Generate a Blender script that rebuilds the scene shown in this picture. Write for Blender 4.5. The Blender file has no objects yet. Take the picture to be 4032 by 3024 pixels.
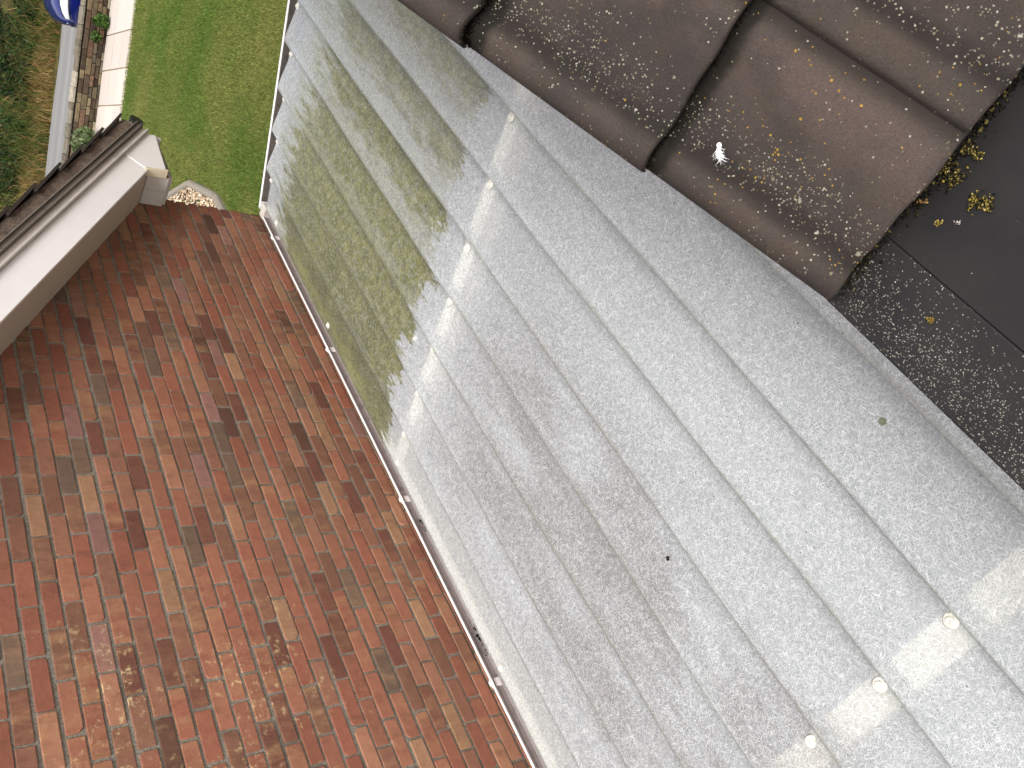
import bpy, bmesh, math, random
import numpy as np
from mathutils import Vector, Matrix

random.seed(7)
RNG = np.random.default_rng(7)
SC = bpy.context.scene
COL = SC.collection
ZC = 4.5            # camera height over the lawn

# ------------------------------------------------------------------ camera, sky, sun, exposure
R = ((-0.45007119, -0.69069005, 0.56602401),
     (-0.46406463, 0.72244335, 0.51256184),
     (-0.76294164, -0.0319824, -0.64567576))      # rows: world x, y, z in image axes (right, down, forward)
cam = bpy.data.cameras.new("camera")
cam.sensor_width = 36.0
cam.lens = 3378.0 / 4032.0 * 36.0
cam.clip_start = 0.05
cam.clip_end = 600.0
cam_ob = bpy.data.objects.new("camera", cam)
COL.objects.link(cam_ob)
cam_ob.matrix_world = Matrix((
    (R[0][0], -R[0][1], -R[0][2], 0.0),
    (R[1][0], -R[1][1], -R[1][2], 0.0),
    (R[2][0], -R[2][1], -R[2][2], ZC),
    (0, 0, 0, 1)))
SC.camera = cam_ob

SUN_EL, SUN_AZ = math.radians(60), math.radians(226)      # azimuth from +Y clockwise
world = bpy.data.worlds.new("World")
SC.world = world
world.use_nodes = True
wn = world.node_tree
wn.nodes.clear()
sky = wn.nodes.new('ShaderNodeTexSky')
sky.sky_type = 'NISHITA'
sky.sun_disc = False
sky.sun_elevation = SUN_EL
sky.sun_rotation = SUN_AZ
sky.dust_density = 4.0
hs = wn.nodes.new('ShaderNodeHueSaturation')
hs.inputs['Saturation'].default_value = 0.22          # overcast: nearly neutral sky light
bg = wn.nodes.new('ShaderNodeBackground')
bg.inputs['Strength'].default_value = 0.15
wo = wn.nodes.new('ShaderNodeOutputWorld')
wn.links.new(sky.outputs[0], hs.inputs['Color'])
wn.links.new(hs.outputs[0], bg.inputs['Color'])
wn.links.new(bg.outputs[0], wo.inputs['Surface'])

sun = bpy.data.lights.new("sun", 'SUN')
sun.energy = 1.1
sun.angle = math.radians(30)
sun.color = (1.0, 0.97, 0.93)
sun_ob = bpy.data.objects.new("sun", sun)
COL.objects.link(sun_ob)
sd = Vector((math.sin(SUN_AZ) * math.cos(SUN_EL), math.cos(SUN_AZ) * math.cos(SUN_EL), math.sin(SUN_EL)))
sun_ob.rotation_euler = sd.to_track_quat('Z', 'Y').to_euler()
sun_ob.location = (0, 0, 30)

SC.view_settings.view_transform = 'Standard'
SC.view_settings.look = 'None'
SC.view_settings.gamma = 1.0
SC.view_settings.use_curve_mapping = False
SC.view_settings.exposure = 1.08
SC.render.engine = 'CYCLES'
SC.cycles.max_bounces = 8
SC.cycles.transparent_max_bounces = 12

# ------------------------------------------------------------------ helpers
def lin(r, g, b):
    f = lambda c: (c / 255 / 12.92) if c <= 10.31 else ((c / 255 + 0.055) / 1.055) ** 2.4
    return (f(r), f(g), f(b), 1.0)

class Sh:
    """small node-graph writer"""
    def __init__(s, name):
        s.m = bpy.data.materials.new(name)
        s.m.use_nodes = True
        s.t = s.m.node_tree
        s.t.nodes.clear()
        s.out = s.t.nodes.new('ShaderNodeOutputMaterial')
    def put(s, node, key, v):
        i = node.inputs[key]
        if isinstance(v, bpy.types.NodeSocket):
            s.t.links.new(v, i)
        else:
            if i.type == 'RGBA' and isinstance(v, (int, float)):
                v = (v, v, v, 1)
            i.default_value = v
    def n(s, typ, props=None, **kw):
        nd = s.t.nodes.new(typ)
        for k, v in (props or {}).items():
            setattr(nd, k, v)
        for k, v in kw.items():
            s.put(nd, k.replace('_', ' ') if k.replace('_', ' ') in nd.inputs else k, v)
        return nd
    def coord(s, kind='Object'):
        return s.n('ShaderNodeTexCoord').outputs[kind]
    def map(s, vec, scale=(1, 1, 1), rot=(0, 0, 0), loc=(0, 0, 0)):
        return s.n('ShaderNodeMapping', Vector=vec, Scale=scale, Rotation=rot, Location=loc).outputs[0]
    def noise(s, vec, scale, detail=3, rough=0.55, out='Fac', dist=0.0):
        return s.n('ShaderNodeTexNoise', Vector=vec, Scale=scale, Detail=detail, Roughness=rough, Distortion=dist).outputs[out]
    def voro(s, vec, scale, feature='F1', out='Distance', rnd=1.0):
        return s.n('ShaderNodeTexVoronoi', {'feature': feature}, Vector=vec, Scale=scale, Randomness=rnd).outputs[out]
    def math(s, op, a, b=0.0, clamp=False):
        nd = s.t.nodes.new('ShaderNodeMath')
        nd.operation = op
        nd.use_clamp = clamp
        s.put(nd, 0, a)
        s.put(nd, 1, b)
        return nd.outputs[0]
    def smooth(s, x, a, b, lo=0.0, hi=1.0):
        nd = s.n('ShaderNodeMapRange', {'interpolation_type': 'SMOOTHSTEP'})
        for k, v in (('Value', x), ('From Min', a), ('From Max', b), ('To Min', lo), ('To Max', hi)):
            s.put(nd, k, v)
        return nd.outputs['Result']
    def mix(s, f, a, b, mode='MIX'):
        nd = s.n('ShaderNodeMix', {'data_type': 'RGBA', 'blend_type': mode})
        s.put(nd, 0, f)
        s.put(nd, 6, a)
        s.put(nd, 7, b)
        return nd.outputs[2]
    def ramp(s, f, stops, interp='LINEAR'):
        nd = s.t.nodes.new('ShaderNodeValToRGB')
        cr = nd.color_ramp
        cr.interpolation = interp
        while len(cr.elements) < len(stops):
            cr.elements.new(0.5)
        for e, (p, c) in zip(cr.elements, stops):
            e.position = p
            e.color = c
        s.put(nd, 0, f)
        return nd.outputs[0]
    def sep(s, vec):
        return s.n('ShaderNodeSeparateXYZ', Vector=vec).outputs
    def attr(s, name, out='Color'):
        nd = s.t.nodes.new('ShaderNodeAttribute')
        nd.attribute_name = name
        return nd.outputs[out]
    def bump(s, h, strength=0.3, dist=0.01, normal=None):
        nd = s.n('ShaderNodeBump', Height=h, Strength=strength, Distance=dist)
        if normal is not None:
            s.put(nd, 'Normal', normal)
        return nd.outputs[0]
    def pbr(s, col, rough=0.8, normal=None, spec=0.3, metal=0.0, coat=0.0):
        nd = s.t.nodes.new('ShaderNodeBsdfPrincipled')
        s.put(nd, 'Base Color', col)
        s.put(nd, 'Roughness', rough)
        s.put(nd, 'Specular IOR Level', spec)
        s.put(nd, 'Metallic', metal)
        s.put(nd, 'Coat Weight', coat)
        if normal is not None:
            s.put(nd, 'Normal', normal)
        s.t.links.new(nd.outputs[0], s.out.inputs[0])
        return nd.outputs[0]

class MB:
    """collects shapes and builds ONE mesh object"""
    def __init__(s):
        s.v, s.f, s.c, s.uv = [], [], [], {}
    def add(s, verts, faces, col=None):
        o = len(s.v)
        s.v.extend([tuple(p) for p in verts])
        s.f.extend([tuple(i + o for i in f) for f in faces])
        if col is not None or s.c:
            while len(s.c) < o:
                s.c.append((1, 1, 1, 1))
            s.c.extend([col or (1, 1, 1, 1)] * len(verts))
        return o
    def box(s, lo, hi, col=None, fn=None):
        x0, y0, z0 = lo
        x1, y1, z1 = hi
        P = [(x0, y0, z0), (x1, y0, z0), (x1, y1, z0), (x0, y1, z0), (x0, y0, z1), (x1, y0, z1), (x1, y1, z1), (x0, y1, z1)]
        if fn:
            P = [fn(*p) for p in P]
        s.add(P, [(0, 3, 2, 1), (4, 5, 6, 7), (0, 1, 5, 4), (1, 2, 6, 5), (2, 3, 7, 6), (3, 0, 4, 7)], col)
    def prism(s, outline, a, b, fn, col=None):
        """outline of (p, q); fn(p, q, t) gives the point, t = a or b"""
        n = len(outline)
        P = [fn(p, q, a) for p, q in outline] + [fn(p, q, b) for p, q in outline]
        F = [tuple(range(n))[::-1], tuple(range(n, 2 * n))]
        F += [(i, (i + 1) % n, n + (i + 1) % n, n + i) for i in range(n)]
        s.add(P, F, col)
    def grid(s, rows, col=None, closed=False):
        """rows: list of equally long point lists"""
        n = len(rows[0])
        P = [p for r in rows for p in r]
        F = []
        for i in range(len(rows) - 1):
            for j in range(n if closed else n - 1):
                k = (j + 1) % n
                F.append((i * n + j, i * n + k, (i + 1) * n + k, (i + 1) * n + j))
        return s.add(P, F, col)
    def tube(s, pts, r, seg=10, col=None, cap=True):
        pts = [Vector(p) for p in pts]
        rows = []
        for i, p in enumerate(pts):
            d = (pts[min(i + 1, len(pts) - 1)] - pts[max(i - 1, 0)]).normalized()
            u = d.cross(Vector((0, 0, 1)))
            if u.length < 1e-3:
                u = Vector((1, 0, 0))
            u.normalize()
            w = d.cross(u)
            rr = r[i] if isinstance(r, (list, tuple)) else r
            rows.append([p + (u * math.cos(2 * math.pi * k / seg) + w * math.sin(2 * math.pi * k / seg)) * rr for k in range(seg)])
        o = s.grid(rows, col, closed=True)
        if cap:
            s.f.append(tuple(o + k for k in range(seg))[::-1])
            b = o + (len(rows) - 1) * seg
            s.f.append(tuple(b + k for k in range(seg)))
    def build(s, name, mat, parent=None, smooth=False, bevel=0.0, loc=None, recalc=True):
        me = bpy.data.meshes.new(name)
        me.from_pydata(s.v, [], s.f)
        if s.c:
            while len(s.c) < len(s.v):
                s.c.append((1, 1, 1, 1))
            a = me.color_attributes.new("tint", 'FLOAT_COLOR', 'POINT')
            a.data.foreach_set("color", np.array(s.c, dtype=np.float32).ravel())
        for k, vals in s.uv.items():
            at = me.attributes.new(k, 'FLOAT', 'POINT')
            at.data.foreach_set("value", np.array(vals, dtype=np.float32))
        if recalc:
            bm = bmesh.new()
            bm.from_mesh(me)
            bmesh.ops.recalc_face_normals(bm, faces=bm.faces)
            bm.to_mesh(me)
            bm.free()
        if smooth:
            me.polygons.foreach_set("use_smooth", [True] * len(me.polygons))
        me.materials.append(mat)
        o = bpy.data.objects.new(name, me)
        COL.objects.link(o)
        if parent is not None:
            o.parent = parent
        if loc is not None:
            o.location = loc
        if bevel:
            b = o.modifiers.new("bevel", 'BEVEL')
            b.width = bevel
            b.segments = 2
            b.limit_method = 'ANGLE'
        return o

def raw_mesh(name, V, F3, mat, cols=None, parent=None):
    """fast triangle mesh from numpy arrays"""
    me = bpy.data.meshes.new(name)
    me.vertices.add(len(V))
    me.vertices.foreach_set("co", V.astype(np.float32).ravel())
    nf, k = F3.shape
    me.loops.add(nf * k)
    me.loops.foreach_set("vertex_index", F3.astype(np.int32).ravel())
    me.polygons.add(nf)
    me.polygons.foreach_set("loop_start", np.arange(0, nf * k, k, dtype=np.int32))
    me.update(calc_edges=True)
    if cols is not None:
        a = me.color_attributes.new("tint", 'FLOAT_COLOR', 'POINT')
        a.data.foreach_set("color", cols.astype(np.float32).ravel())
    me.materials.append(mat)
    o = bpy.data.objects.new(name, me)
    COL.objects.link(o)
    if parent is not None:
        o.parent = parent
    return o

def thing(name, label, cat, loc=(0, 0, 0), group=None):
    o = bpy.data.objects.new(name, None)
    COL.objects.link(o)
    o.location = loc
    o.empty_display_size = 0.2
    return tag(o, label, cat, group)

def tag(o, label, cat, group=None, kind=None):
    o["label"] = label
    o["category"] = cat
    if group:
        o["group"] = group
    if kind:
        o["kind"] = kind
    return o

def structure(o):
    o["kind"] = "structure"
    return o

# street frame: u runs along the lane, v away from the houses
NX, NY = 0.912, 0.41
def S(u, v, z):
    return (v * NX - u * NY, v * NY + u * NX, z)

# ------------------------------------------------------------------ materials
def m_plain(name, col, rough=0.6, spec=0.3, dirt=0.15, dirt_col=(0.12, 0.10, 0.08, 1), scale=6):
    s = Sh(name)
    c = s.coord()
    d = s.smooth(s.noise(c, scale, 6, 0.65), 0.45, 0.8)
    d = s.math('MULTIPLY', d, dirt)
    return s, s.mix(d, col, dirt_col), c, rough, spec

def simple(name, col, rough=0.6, spec=0.3, dirt=0.15, dirt_col=(0.12, 0.10, 0.08, 1), scale=6, bump=0.0, bscale=300):
    s, c, co, r, sp = m_plain(name, col, rough, spec, dirt, dirt_col, scale)
    nrm = s.bump(s.noise(co, bscale, 3), bump, 0.002) if bump else None
    s.pbr(c, r, nrm, sp)
    return s.m

def tinted(name, rough=0.8, bump=0.3, bscale=200, var=0.25, spec=0.2, vscale=30):
    s = Sh(name)
    c = s.coord()
    t = s.attr("tint")
    n = s.noise(c, vscale, 5, 0.6)
    col = s.mix(s.math('MULTIPLY', s.smooth(n, 0.35, 0.7), var), t, s.mix(1.0, t, (0.35, 0.33, 0.3, 1), 'MULTIPLY'))
    s.pbr(col, rough, s.bump(s.noise(c, bscale, 4), bump, 0.004), spec)
    return s.m

def foliage(name, rough=0.6, trans=0.3):
    s = Sh(name)
    t = s.attr("tint")
    d = s.n('ShaderNodeBsdfPrincipled', Roughness=rough)
    s.put(d, 'Base Color', t)
    s.put(d, 'Specular IOR Level', 0.25)
    tr = s.n('ShaderNodeBsdfTranslucent', Color=t)
    mx = s.n('ShaderNodeMixShader', Fac=trans)
    s.t.links.new(d.outputs[0], mx.inputs[1])
    s.t.links.new(tr.outputs[0], mx.inputs[2])
    s.t.links.new(mx.outputs[0], s.out.inputs[0])
    return s.m

def m_brick():
    s = Sh("fired_brick")
    c = s.coord()
    t = s.attr("tint")
    sx = s.sep(c)
    rnd = s.attr("rnd", 'Fac')
    off = s.n('ShaderNodeCombineXYZ', X=s.math('MULTIPLY', rnd, 37.0), Y=0.0, Z=s.math('MULTIPLY', rnd, 11.0)).outputs[0]
    cv = s.n('ShaderNodeVectorMath', {'operation': 'ADD'})
    s.put(cv, 0, c)
    s.put(cv, 1, off)
    cv = cv.outputs[0]
    # fire-flash streaks cross each brick: fast along x, slow along z
    st = s.noise(s.map(cv, (15, 6, 3.5)), 1.0, 5, 0.65)
    stw = s.math('MULTIPLY', s.smooth(st, 0.40, 0.68), s.smooth(s.math('FRACT', s.math('MULTIPLY', rnd, 7.3)), 0.25, 0.9))
    col = s.mix(s.math('MULTIPLY', stw, 0.55), t, lin(172, 132, 96))
    col = s.mix(s.smooth(s.noise(cv, 38, 5, 0.7), 0.35, 0.7, 0.0, 0.35), col, s.mix(1.0, col, (0.55, 0.5, 0.48, 1), 'MULTIPLY'))
    dk = s.noise(s.map(cv, (13, 6, 5), loc=(5, 2, 9)), 1.0, 4, 0.6)
    col = s.mix(s.math('MULTIPLY', s.smooth(dk, 0.52, 0.75), 0.38), col, lin(84, 54, 42))
    sand = s.noise(c, 420, 2)
    col = s.mix(s.smooth(sand, 0.35, 0.75, 0.0, 0.32), col, s.mix(1.0, col, (0.35, 0.33, 0.33, 1), 'MULTIPLY'))
    # pale lime bloom, strongest on the near lower wall
    reg = s.math('MULTIPLY', s.smooth(sx[0], 2.3, 1.7), s.smooth(sx[2], ZC - 0.62, ZC - 1.0))
    reg = s.math('MULTIPLY', reg, s.smooth(sx[2], ZC - 2.1, ZC - 1.6))
    bl = s.math('MULTIPLY', s.smooth(s.noise(cv, 24, 9, 0.78), 0.53, 0.64), s.smooth(s.noise(c, 3.2, 3), 0.40, 0.56))
    bl = s.math('MULTIPLY', bl, s.math('ADD', s.math('MULTIPLY', reg, 0.75), 0.06))
    col = s.mix(bl, col, lin(208, 186, 140))
    h = s.math('ADD', s.noise(c, 180, 5, 0.7), s.math('MULTIPLY', s.noise(c, 35, 3), 1.5))
    s.pbr(col, 0.85, s.bump(h, 0.35, 0.003), 0.2)
    return s.m

def m_mortar():
    s = Sh("mortar")
    c = s.coord()
    n = s.noise(c, 160, 4, 0.7)
    col = s.ramp(n, [(0.3, lin(80, 72, 63)), (0.48, lin(138, 130, 117)), (0.72, lin(172, 164, 150))])
    col = s.mix(s.smooth(s.noise(c, 5, 4), 0.4, 0.7, 0, 0.45), col, lin(80, 68, 54))
    s.pbr(col, 0.95, s.bump(s.noise(c, 220, 4, 0.7), 0.8, 0.006), 0.1)
    return s.m

def m_fibreglass():
    s = Sh("fibreglass_sheet")
    c = s.coord()
    sx = s.sep(c)
    bs = s.attr("across", 'Fac')      # 0 at the top of a board, 1 at its lip
    bi = s.attr("board", 'Fac')       # board number
    # chopped strands in several directions
    fib = None
    for k, (ang, off) in enumerate(((0.35, 0), (1.2, 3.1), (2.05, 7.7), (2.75, 12.9))):
        v = s.map(s.map(c, rot=(0, 0, ang), loc=(off, off * 0.7, 0)), (500, 40, 15))
        n = s.smooth(s.noise(v, 1.0, 1.0, 0.5, dist=0.6), 0.56, 0.74)
        fib = n if fib is None else s.math('MAXIMUM', fib, n)
    mott = s.noise(c, 340, 3, 0.75)
    patch = s.noise(c, 2.1, 4, 0.55)
    grime = s.noise(s.map(c, (1.1, 4.0, 1.0)), 1.6, 5, 0.6)
    base = s.mix(s.smooth(mott, 0.41, 0.58), lin(160, 167, 174), lin(240, 244, 246))
    base = s.mix(s.smooth(s.noise(c, 30, 4, 0.7), 0.38, 0.66, 0.0, 0.42), base, lin(184, 189, 193))
    base = s.mix(s.smooth(s.noise(c, 8, 4, 0.6), 0.40, 0.66, 0.0, 0.22), base, lin(176, 180, 182))
    base = s.mix(s.math('MULTIPLY', fib, 0.85), base, lin(250, 252, 252))
    # greyish soiling and dim interior behind, painted into the lower middle of the roof
    soil = s.math('MULTIPLY', s.smooth(sx[1], 1.05, 1.9), s.smooth(sx[1], 2.85, 2.5))
    soil = s.math('MULTIPLY', soil, s.smooth(sx[0], 2.7, 1.9))
    soil = s.math('MULTIPLY', soil, s.smooth(grime, 0.30, 0.58))
    soil_dim = s.math('MULTIPLY', soil, s.math('MULTIPLY', s.smooth(mott, 0.60, 0.42, 0.30, 0.95), s.smooth(fib, 1.0, 0.2, 0.4, 1.0)))
    base = s.mix(soil_dim, base, lin(126, 121, 117))
    # grime right under each lip, with its soft grey shade painted in
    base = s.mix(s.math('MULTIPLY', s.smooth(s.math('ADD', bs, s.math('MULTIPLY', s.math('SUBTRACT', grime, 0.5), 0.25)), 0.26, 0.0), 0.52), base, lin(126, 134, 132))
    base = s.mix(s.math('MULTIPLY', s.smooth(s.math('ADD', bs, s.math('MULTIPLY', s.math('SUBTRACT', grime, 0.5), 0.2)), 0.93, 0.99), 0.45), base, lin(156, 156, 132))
    # --- algae film between the batten row and the far end
    wob = s.noise(s.map(c, (2.0, 9.0, 1.0)), 3.0, 5, 0.65)
    wob2 = s.noise(s.map(c, (9.0, 30.0, 1.0)), 3.0, 4, 0.7)
    edge = s.math('ADD', s.math('MULTIPLY', s.math('SUBTRACT', wob, 0.5), 0.55), s.math('MULTIPLY', s.math('SUBTRACT', wob2, 0.5), 0.25))
    xa = s.math('ADD', sx[0], edge)
    low = s.smooth(sx[1], 2.55, 2.98)                    # the border board goes green further up
    start = s.math('SUBTRACT', 2.84, s.math('MULTIPLY', low, 0.06))
    a0 = s.smooth(xa, start, s.math('ADD', start, 0.06))
    farend = s.math('ADD', 4.55, s.math('MULTIPLY', s.smooth(sx[1], 1.6, 2.4), 0.25))
    xb = s.math('ADD', sx[0], s.math('MULTIPLY', s.math('SUBTRACT', wob, 0.5), 1.0))
    a1 = s.smooth(xb, s.math('ADD', farend, 0.35), s.math('SUBTRACT', farend, 0.25))
    prof = s.math('MULTIPLY', s.smooth(bs, 0.015, 0.10, 0.35, 1.0), s.smooth(s.math('ADD', bs, s.math('MULTIPLY', s.math('SUBTRACT', wob, 0.5), 1.1)), 1.0, 0.25, s.smooth(sx[1], 1.45, 2.3, 0.32, 0.74), 1.0))
    lower = s.math('MULTIPLY', s.smooth(sx[1], 0.93, 0.96), s.smooth(sx[1], 1.0, 2.3, 0.85, 1.25))
    alg = s.math('MULTIPLY', s.math('MULTIPLY', a0, a1), s.math('MULTIPLY', prof, lower), clamp=True)
    alg = s.math('MULTIPLY', alg, s.smooth(s.noise(c, 70, 5, 0.75), 0.25, 0.58, 0.55, 1.0), clamp=True)
    # a yellow-green border film by the gutter
    rim = s.math('MULTIPLY', s.math('MULTIPLY', s.smooth(sx[1], 2.90, 2.97), s.smooth(sx[1], 3.05, 3.0)), s.math('MULTIPLY', s.smooth(xa, 2.6, 3.3), s.smooth(sx[0], 4.85, 4.4)))
    agc = s.ramp(s.noise(c, 20, 5, 0.7), [(0.25, lin(56, 56, 14)), (0.48, lin(100, 99, 30)), (0.76, lin(142, 140, 78))])
    agc = s.mix(s.math('MULTIPLY', s.smooth(bs, 0.30, 0.08), s.smooth(wob, 0.35, 0.6, 0.25, 0.8)), agc, lin(54, 53, 16))
    agc = s.mix(s.math('MULTIPLY', s.smooth(sx[1], 2.2, 2.75), s.smooth(s.noise(c, 4.5, 4), 0.40, 0.62, 0.1, 0.9)), agc, lin(80, 78, 12))
    base = s.mix(s.math('MULTIPLY', alg, 0.93), base, agc)
    base = s.mix(s.math('MULTIPLY', s.math('MULTIPLY', rim, 0.34), s.smooth(wob, 0.3, 0.6)), base, lin(170, 170, 100))
    # small dirt specks
    sp = s.smooth(s.voro(c, 22), 0.075, 0.05)
    sp = s.math('MULTIPLY', sp, s.smooth(s.noise(c, 7, 2), 0.53, 0.57))
    base = s.mix(s.math('MULTIPLY', sp, 0.85), base, lin(52, 44, 34))
    hgt = s.math('ADD', s.math('ADD', s.math('MULTIPLY', fib, 0.5), mott), s.math('MULTIPLY', s.noise(c, 5, 3), 6.0))
    nrm = s.bump(hgt, 0.22, 0.002)
    pb = s.n('ShaderNodeBsdfPrincipled', Roughness=0.5)
    s.put(pb, 'Base Color', base)
    s.put(pb, 'Specular IOR Level', 0.35)
    s.put(pb, 'Normal', nrm)
    tl = s.n('ShaderNodeBsdfTranslucent', Color=base)
    m1 = s.n('ShaderNodeMixShader', Fac=0.30)
    s.t.links.new(pb.outputs[0], m1.inputs[1])
    s.t.links.new(tl.outputs[0], m1.inputs[2])
    rf = s.n('ShaderNodeBsdfRefraction', Color=(0.94, 0.97, 0.97, 1), Roughness=0.22, IOR=1.12)
    tp = s.n('ShaderNodeBsdfTransparent', Color=(0.93, 0.97, 0.95, 1))
    m2 = s.n('ShaderNodeMixShader', Fac=0.45)
    s.t.links.new(rf.outputs[0], m2.inputs[1])
    s.t.links.new(tp.outputs[0], m2.inputs[2])
    opq = s.math('ADD', 0.56, s.math('ADD', s.math('MULTIPLY', fib, 0.22), s.math('MULTIPLY', alg, 0.4)), clamp=True)
    opq = s.math('ADD', opq, s.math('MULTIPLY', soil_dim, 0.15), clamp=True)
    m3 = s.n('ShaderNodeMixShader', Fac=opq)
    s.t.links.new(m2.outputs[0], m3.inputs[1])
    s.t.links.new(m1.outputs[0], m3.inputs[2])
    s.t.links.new(m3.outputs[0], s.out.inputs[0])
    return s.m

def m_tile():
    s = Sh("concrete_roof_tile")
    c = s.coord()
    a = s.attr("across", 'Fac')       # metres from the tile's near side
    l = s.attr("along", 'Fac')        # metres from the tile's lower end
    rnd = s.attr("rnd", 'Fac')
    big = s.noise(c, 7, 4, 0.6)
    med = s.noise(c, 24, 5, 0.65)
    col = s.mix(s.smooth(big, 0.34, 0.66), lin(59, 53, 50), lin(71, 62, 56))
    col = s.mix(s.smooth(med, 0.45, 0.75, 0, 0.40), col, lin(72, 60, 46))
    # pinkish highlight painted on the high part of each tile
    hi = s.math('MULTIPLY', s.smooth(a, 0.15, 0.22), s.smooth(a, 0.275, 0.245))
    col = s.mix(s.math('MULTIPLY', hi, s.smooth(big, 0.40, 0.62, 0.05, 0.65)), col, lin(88, 75, 70))
    fine = s.noise(c, 330, 3, 0.7)
    col = s.mix(s.smooth(fine, 0.40, 0.72, 0, 0.6), col, s.mix(1.0, col, (0.42, 0.40, 0.40, 1), 'MULTIPLY'))
    # dark algae in the trough, with trough and side-lap shade painted in
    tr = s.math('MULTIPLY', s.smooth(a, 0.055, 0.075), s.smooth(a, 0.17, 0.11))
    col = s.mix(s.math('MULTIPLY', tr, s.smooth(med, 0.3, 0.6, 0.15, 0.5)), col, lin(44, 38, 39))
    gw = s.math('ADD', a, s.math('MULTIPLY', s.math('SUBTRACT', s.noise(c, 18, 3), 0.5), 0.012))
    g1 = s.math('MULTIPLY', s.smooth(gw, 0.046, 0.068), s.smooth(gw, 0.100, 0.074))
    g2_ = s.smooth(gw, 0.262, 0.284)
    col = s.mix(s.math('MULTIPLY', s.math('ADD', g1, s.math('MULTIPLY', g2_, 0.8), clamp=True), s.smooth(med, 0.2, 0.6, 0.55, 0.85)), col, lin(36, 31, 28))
    moss = s.math('MULTIPLY', s.smooth(s.math('ADD', l, s.math('MULTIPLY', s.math('SUBTRACT', med, 0.5), 0.03)), 0.312, 0.332), 0.95)  # lap shadow painted in below the next course, along with moss
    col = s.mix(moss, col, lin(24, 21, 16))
    # lichen spots
    wv = s.voro(c, 250, 'F1', 'Distance')
    wid = s.sep(s.voro(c, 250, 'F1', 'Color'))
    den = s.math('ADD', s.math('MULTIPLY', tr, 0.42), s.smooth(s.noise(c, 6.5, 4), 0.50, 0.70, 0.025, 0.30))
    on = s.math('LESS_THAN', wid[0], den)
    rad = s.math('ADD', 0.10, s.math('MULTIPLY', wid[1], 0.34))
    rag = s.math('MULTIPLY', s.math('SUBTRACT', s.noise(c, 520, 3, 0.7), 0.5), 0.9)
    ws = s.math('MULTIPLY', on, s.math('LESS_THAN', s.math('ADD', wv, rag), rad))
    col = s.mix(s.math('MULTIPLY', ws, 0.85), col, s.mix(s.smooth(wid[2], 0.2, 0.9), lin(104, 100, 78), lin(164, 160, 142)))
    yv = s.voro(s.map(c, loc=(3.3, 1.7, 0.4)), 190)
    yid = s.sep(s.voro(s.map(c, loc=(3.3, 1.7, 0.4)), 190, 'F1', 'Color'))
    yden = s.smooth(s.noise(s.map(c, loc=(9, 4, 2)), 6.5, 3), 0.50, 0.74, 0.008, 0.20)
    yon = s.math('LESS_THAN', yid[0], yden)
    ys = s.math('MULTIPLY', yon, s.math('LESS_THAN', s.math('ADD', yv, rag), s.math('ADD', 0.08, s.math('MULTIPLY', yid[1], 0.32))))
    col = s.mix(s.math('MULTIPLY', ys, 0.9), col, s.mix(s.smooth(yid[2], 0.2, 0.8), lin(132, 102, 36), lin(168, 132, 50)))
    bv = s.voro(s.map(c, loc=(1.1, 5.2, 2.4)), 70)
    bid = s.sep(s.voro(s.map(c, loc=(1.1, 5.2, 2.4)), 70, 'F1', 'Color'))
    bs_ = s.math('MULTIPLY', s.math('LESS_THAN', bid[0], s.smooth(s.noise(c, 4.5, 3), 0.45, 0.68, 0.02, 0.16)), s.math('LESS_THAN', s.math('ADD', bv, s.math('MULTIPLY', rag, 0.8)), s.math('ADD', 0.03, s.math('MULTIPLY', bid[1], 0.20))))
    col = s.mix(s.math('MULTIPLY', bs_, 0.8), col, s.mix(s.smooth(bid[2], 0.2, 0.9), lin(126, 118, 96), lin(178, 174, 160)))
    h = s.math('ADD', s.noise(c, 420, 4, 0.75), s.math('MULTIPLY', med, 1.2))
    h = s.math('ADD', h, s.math('MULTIPLY', s.math('MAXIMUM', ws, ys), 0.6))
    s.pbr(col, 0.9, s.bump(h, 0.7, 0.004), 0.22)
    return s.m

def m_felt():
    s = Sh("bitumen_felt")
    c = s.coord()
    sx = s.sep(c)
    col = s.mix(s.smooth(s.noise(c, 9, 5), 0.3, 0.7), lin(18, 16, 16), lin(28, 25, 24))
    strip = s.math('GREATER_THAN', sx[1], 0.237)
    v1 = s.voro(c, 300)
    id1 = s.sep(s.voro(c, 300, 'F1', 'Color'))
    band = s.math('ADD', s.smooth(s.math('ABSOLUTE', s.math('SUBTRACT', sx[1], 0.325)), 0.06, 0.0, 0.0, 0.95), 0.28)
    dens = s.math('MULTIPLY', s.math('MULTIPLY', band, s.smooth(s.noise(c, 14, 4), 0.30, 0.62, 0.35, 1.3)), strip)
    dens = s.math('ADD', dens, 0.006)
    on = s.math('LESS_THAN', id1[0], dens)
    rag = s.math('MULTIPLY', s.math('SUBTRACT', s.noise(c, 900, 2), 0.5), 0.7)
    sp = s.math('MULTIPLY', on, s.math('LESS_THAN', s.math('ADD', v1, rag), s.math('ADD', 0.12, s.math('MULTIPLY', id1[1], 0.22))))
    col = s.mix(s.math('MULTIPLY', sp, 0.8), col, s.mix(id1[2], lin(116, 114, 102), lin(176, 174, 160)))
    scr = s.noise(s.map(c, (40, 400, 10)), 1.0, 2)
    col = s.mix(s.smooth(scr, 0.70, 0.80, 0, 0.10), col, lin(120, 112, 104))
    s.pbr(col, 0.62, s.bump(s.noise(c, 500, 3), 0.12, 0.002), 0.3)
    return s.m

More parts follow.
